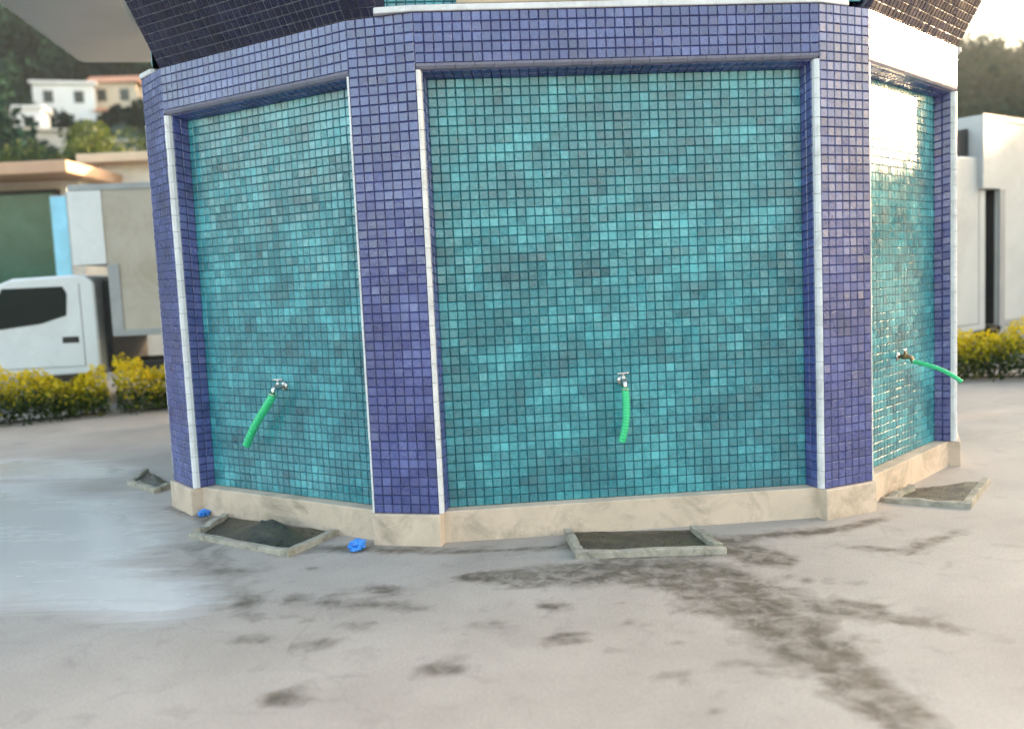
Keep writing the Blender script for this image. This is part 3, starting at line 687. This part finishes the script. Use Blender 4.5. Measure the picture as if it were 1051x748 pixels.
for xx, yy in ((-3.7, 10.1), (-2.6, 10.9)):
    mb = MB(); mb.tube([(xx-co.x, yy-co.y+.3, 0), (xx-co.x, yy-co.y+.3, zc+.01)], .07, 16); mb.build('post', M['grey_metal'], can, smooth=True)

# ------------------------------------------------------------------ hedges and trees
def hedge(p0, p1, h, depth, label, nper=2600):
    a, b_ = Vector((*p0, 0)), Vector((*p1, 0)); L_ = (b_-a).length; ang = math.atan2(b_.y-a.y, b_.x-a.x); n_ = int(nper*L_)
    e = empty('golden_hedge', a, ang); tag(e, label, 'hedge', 'golden hedges edging the paving')
    x = rng.uniform(0, L_, n_); s = rng.uniform(0, 1, n_); y = rng.normal(0, .5, n_).clip(-1, 1)*depth*.5; z = rng.uniform(0.02, 1, n_)**.75
    lump = 1+.16*np.sin(x*5.1+1)+.10*np.sin(x*11.3+y*7)
    top = h*lump*np.sqrt(np.clip(1-(np.abs(y)/(depth*.56))**2.2, .1, 1)); zz = z*top+rng.normal(0, .015, n_)
    yy = y*(1.1+.12*np.sin(x*7))
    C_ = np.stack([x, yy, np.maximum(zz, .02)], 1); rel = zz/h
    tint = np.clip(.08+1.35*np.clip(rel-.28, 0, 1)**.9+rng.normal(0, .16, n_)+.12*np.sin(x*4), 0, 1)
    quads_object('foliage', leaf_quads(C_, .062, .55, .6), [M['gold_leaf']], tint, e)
    mb = MB()
    for k in range(int(L_*5)):
        xx = random.uniform(.05, L_-.05); mb.tube([(xx, random.uniform(-.1, .1)*depth, 0), (xx+random.uniform(-.08, .08), random.uniform(-.2, .2)*depth, h*.6)], [.012, .005], 6)
    mb.tube([(.03, 0, .012), (L_*.5, .0, .012), (L_-.03, 0, .012)], .014, 6)
    mb.build('stems', M['bark'], e)
hl0, hl1 = G(-260, 462), G(112, 424)
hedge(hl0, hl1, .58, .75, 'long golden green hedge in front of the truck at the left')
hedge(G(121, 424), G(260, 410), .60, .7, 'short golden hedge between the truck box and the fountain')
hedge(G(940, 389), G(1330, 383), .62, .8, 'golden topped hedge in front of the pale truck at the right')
def tree(name, loc, h, cr, label, mat, leaf=.09, nleaf=9000, trunk_h=.35, group=None, lumps=16):
    e = empty(name, loc, random.uniform(0, 6)); tag(e, label, 'tree', group)
    mb = MB(); th = h*trunk_h; mb.tube([(0, 0, -.2), (0, 0, .2), (.05*h*.1, 0, th), (.0, .03*h*.1, h*.75)], [h*.035, h*.026, h*.02, h*.005], 12)
    cs = []
    for k in range(lumps):
        a = random.uniform(0, 6.28); rr_ = cr*random.uniform(.15, .72); zz = th+(h-th)*random.uniform(.12, .82)
        c = Vector((rr_*math.cos(a), rr_*math.sin(a), zz)); cs.append((c, cr*random.uniform(.28, .48)))
        mb.tube([(0, 0, th*.9+(zz-th)*.3), tuple(c*.5+Vector((0, 0, th*.45+zz*.05))), tuple(c)], [h*.012, h*.007, h*.002], 7)
    mb.build('trunk', M['bark'], e)
    P_ = []; T_ = []
    for c, r in cs:
        k = nleaf//lumps; u_ = rng.normal(size=(k, 3)); u_ /= np.linalg.norm(u_, axis=1)[:, None]; rad = rng.uniform(.3, 1.12, k)**.6
        P_.append(np.array(c)+u_*rad[:, None]*np.array([r, r, r*.8])); T_.append(np.clip(random.uniform(.25, .7)+rng.normal(0, .17, k), 0, 1))
    quads_object('crown', leaf_quads(np.concatenate(P_), leaf, .6), [mat], np.concatenate(T_), e)
    return e
g = 'trees between the shop and the slope'
for (px, py, Y, cr, lab) in ((4, 128, 34, 2.0, 'broad leafy tree rising behind the left end of the shop roof'), (62, 146, 30, 1.6, 'low bushy tree showing just over the right end of the shop roof'),
                             (112, 122, 36, 2.3, 'taller tree above the low beige building'), (132, 116, 31, 2.4, 'leafy tree tight against the fountain corner')):
    p = at_depth(px, py, Y); tree('leafy_tree', (p.x, Y, 0), p.z, cr, lab, M['leaf'], .15, 9000, .3, g)
p = at_depth(970, 70, 15.5); tree('yellow_tree', (p.x-.5, 15.5, 0), p.z, 1.0, 'slim tree with yellowing leaves peeping out behind the right corner of the fountain', M['yellow_leaf'], .11, 6000, .3)

g = 'unseen trees added beyond the right edge to shade the square'
ax = Vector((math.cos(SUN_AZ), math.sin(SUN_AZ), 0)); px_ = Vector((ax.y, -ax.x, 0))  # row of unseen trees added to keep the low sun off the ground
for i, (off, dd, hh_) in enumerate(((-13, 27, 7.6), (-8.5, 25, 7.3), (-4.5, 26.5, 7.6), (-.5, 25, 7.4), (3.0, 27, 7.9), (7.0, 25.5, 7.4), (11, 27, 7.7))):
    p = Vector((2, 5, 0))+ax*dd+px_*off
    tree('added_shade_tree', p, hh_-.45, 3.3, 'dense unseen tree of the row added beyond the right edge to shade the square', M['leaf'], .36, 11000, .14, g, 26)

# ------------------------------------------------------------------ evening haze
mb = MB(); mb.box((-2600, -2600, -60), (2600, 2600, 160)); m = bpy.data.materials.new('evening haze'); m.use_nodes = True; t = m.node_tree; t.nodes.clear()
pv = t.nodes.new('ShaderNodeVolumePrincipled'); pv.inputs['Color'].default_value = (.74, .86, .95, 1); pv.inputs['Density'].default_value = .00028; pv.inputs['Anisotropy'].default_value = .3
mo = t.nodes.new('ShaderNodeOutputMaterial'); t.links.new(pv.outputs[0], mo.inputs['Volume'])
tag(mb.build('haze', m), kind='stuff')
